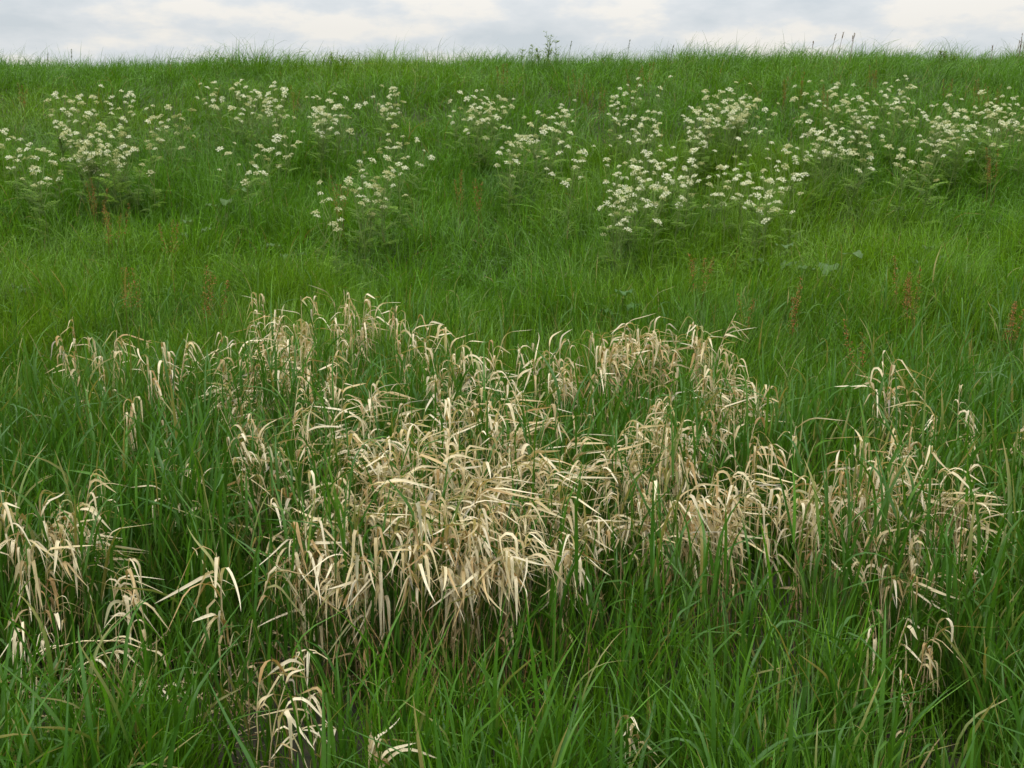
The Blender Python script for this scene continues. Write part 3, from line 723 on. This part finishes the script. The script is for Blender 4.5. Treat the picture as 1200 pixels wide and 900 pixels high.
broad_leaf(15, 320, .42, .09, 'pale dock leaf lying low at the left edge', 180)

def seed_stalk(px, py, label, n=1, spread=.05, hgt=.75, head=.07, colr=(.20, .14, .08)):
    x, y = P(px, py, hgt)
    y = min(max(y, 17.2), 18.6); a_ = math.atan2(0, 1)
    x = (px - 600) / F * (y * math.cos(R(PITCH)) ) * 1.0
    # height so that the head shows at that pixel from the dike top
    v = (450 - py) / F; el = math.atan(v) - R(PITCH); ztop = EYE + math.tan(el) * math.hypot(x, y) * math.cos(math.atan2(x, y)); z = float(gz(x, y)); H = max(.4, ztop - z)
    root = tag(bpy.data.objects.new('seed_stalk', None), label, 'seed stalk', 'tall stalks on the crest'); COL.objects.link(root); root.location = (x, y, z)
    for i in range(n):
        b = np.array([[rng.normal(0, spread) if i else 0., 0., 0.]])
        cul = spines(b, np.array([H * (U(.8, 1.0) if i else 1.)]), U(-.5, .5, 1), U(0, .05, 1), U(.05, .25, 1), 0, 1, 7)
        S = Bag(); V, Q, pv = tubes(cul, np.full(1, .0035), 4, .4); S.add(V, Q, np.tile(colr, (len(V), 1))); link('stem', S.mesh('seed_stem', M_HERB), root)
        k = 44; u = U(1 - head / H * 1.3, 1.0, (1, k)); bb = along(cul, u).reshape(-1, 3); az = U(0, 6.28, k)
        p = spines(bb, U(.012, .030, k), az, U(.3, 1.1, k), U(.4, 1.4, k), 0, 1, 2)
        V, Q, _, s, C = ribbons(p, U(.006, .012, k), az, 'leaf'); B = Bag(); B.add(V, Q, np.tile(np.array(colr) * 1.1, (len(V), 1)))
        link('seed_head', B.mesh('seeds', M_RUST), root)
seed_stalk(966, 40, 'brown headed stalk on the crest, leftmost of a loose trio')
seed_stalk(974, 38, 'brown headed stalk on the crest, middle of a loose trio')
seed_stalk(990, 39, 'brown headed stalk on the crest, a little apart at the right of the trio', 2, .02)
seed_stalk(944, 49, 'short thin stalk on the crest left of the trio')
seed_stalk(1152, 54, 'thin upright stalk on the crest left of the reddish stalks')
seed_stalk(1183, 39, 'reddish seed stalks on the crest at the right end', 4, .07, head=.16)
seed_stalk(1197, 50, 'reddish seed stalk cut by the right edge on the crest', 2, .05, head=.14)
seed_stalk(664, 48, 'bent thin grass stalk right of the tall crest weed', head=.1, colr=(.12, .14, .06))
seed_stalk(732, 47, 'thin grass stalk alone on the crest right of the middle', head=.1, colr=(.12, .14, .06))
seed_stalk(782, 53, 'small grass stalk on the crest further right', head=.1, colr=(.12, .14, .06))
seed_stalk(92, 58, 'thin grass stalk on the crest at the far left', head=.1, colr=(.12, .14, .06))
seed_stalk(63, 62, 'short grass stalk on the crest left of the far left one', head=.1, colr=(.12, .14, .06))
# tall branching weed on the crest
def crest_weed(px, py, label, n, spread, colr=(.17, .26, .08), fl=None, yy=18.0):
    x = (px - 600) / F * yy; y = yy; el = math.atan((450 - py) / F) - R(PITCH); z = float(gz(x, y)); H = EYE + math.tan(el) * y - z
    root = tag(bpy.data.objects.new('leafy_weed', None), label, 'weed', 'leafy weeds on the crest'); COL.objects.link(root); root.location = (x, y, z)
    b = np.zeros((n, 3)); b[:, 0] = rng.normal(0, spread, n); hs = H * np.concatenate([[1], U(.78, .93, n - 1)])
    cul = spines(b, hs, U(-3, 3, n), U(0, .06, n), U(.05, .25, n), 0, 1, 8)
    S = Bag(); V, Q, pv = tubes(cul, np.full(n, .0045), 4, .5); S.add(V, Q, np.tile(colr, (len(V), 1)))
    m = 12; u = U(.45, 1.0, (n, m)); bb = along(cul, u).reshape(-1, 3); k = n * m; az = U(0, 6.28, k)
    br = spines(bb, U(.05, .16, k) * (1.25 - u.ravel()) * 1.3, az, U(.6, 1.1, k), U(.7, 1.3, k), 0, 1, 3)
    V, Q, pv = tubes(br, np.full(k, .002), 3); S.add(V, Q, np.tile(colr, (len(V), 1))); link('stem', S.mesh('weed_stem', M_HERB), root)
    B = Bag(); j = 5; uu = U(.3, 1, (k, j)); lb2 = along(br, uu).reshape(-1, 3); q = k * j; a2 = U(0, 6.28, q)
    p = spines(lb2, U(.022, .055, q), a2, U(.5, 1.5, q), U(1.2, 2.3, q), 0, 1, 3)
    V, Q, _, s, C = ribbons(p, U(.012, .026, q), a2, 'leaf'); c = mixc((.14, .22, .05), (.28, .36, .14), U(0, 1, q)); B.add(V, Q, np.repeat(c, 8, 0))
    link('foliage', B.mesh('weed_leaves', M_HERB), root)
crest_weed(640, 38, 'tallest leafy weed standing against the sky on the crest', 3, .05)
crest_weed(651, 47, 'shorter leafy weed right of the tallest one on the crest', 1, .03)
crest_weed(620, 53, 'low spreading leafy weed left of the tallest one on the crest', 4, .10)
crest_weed(1090, 58, 'pale flowering weed poking over the crest toward the right', 4, .12, (.16, .2, .08), yy=17.4)
crest_weed(402, 63, 'low dark weed bump on the crest left of the middle', 4, .1)
crest_weed(275, 64, 'low dark weed bump on the crest nearer the left', 4, .1)
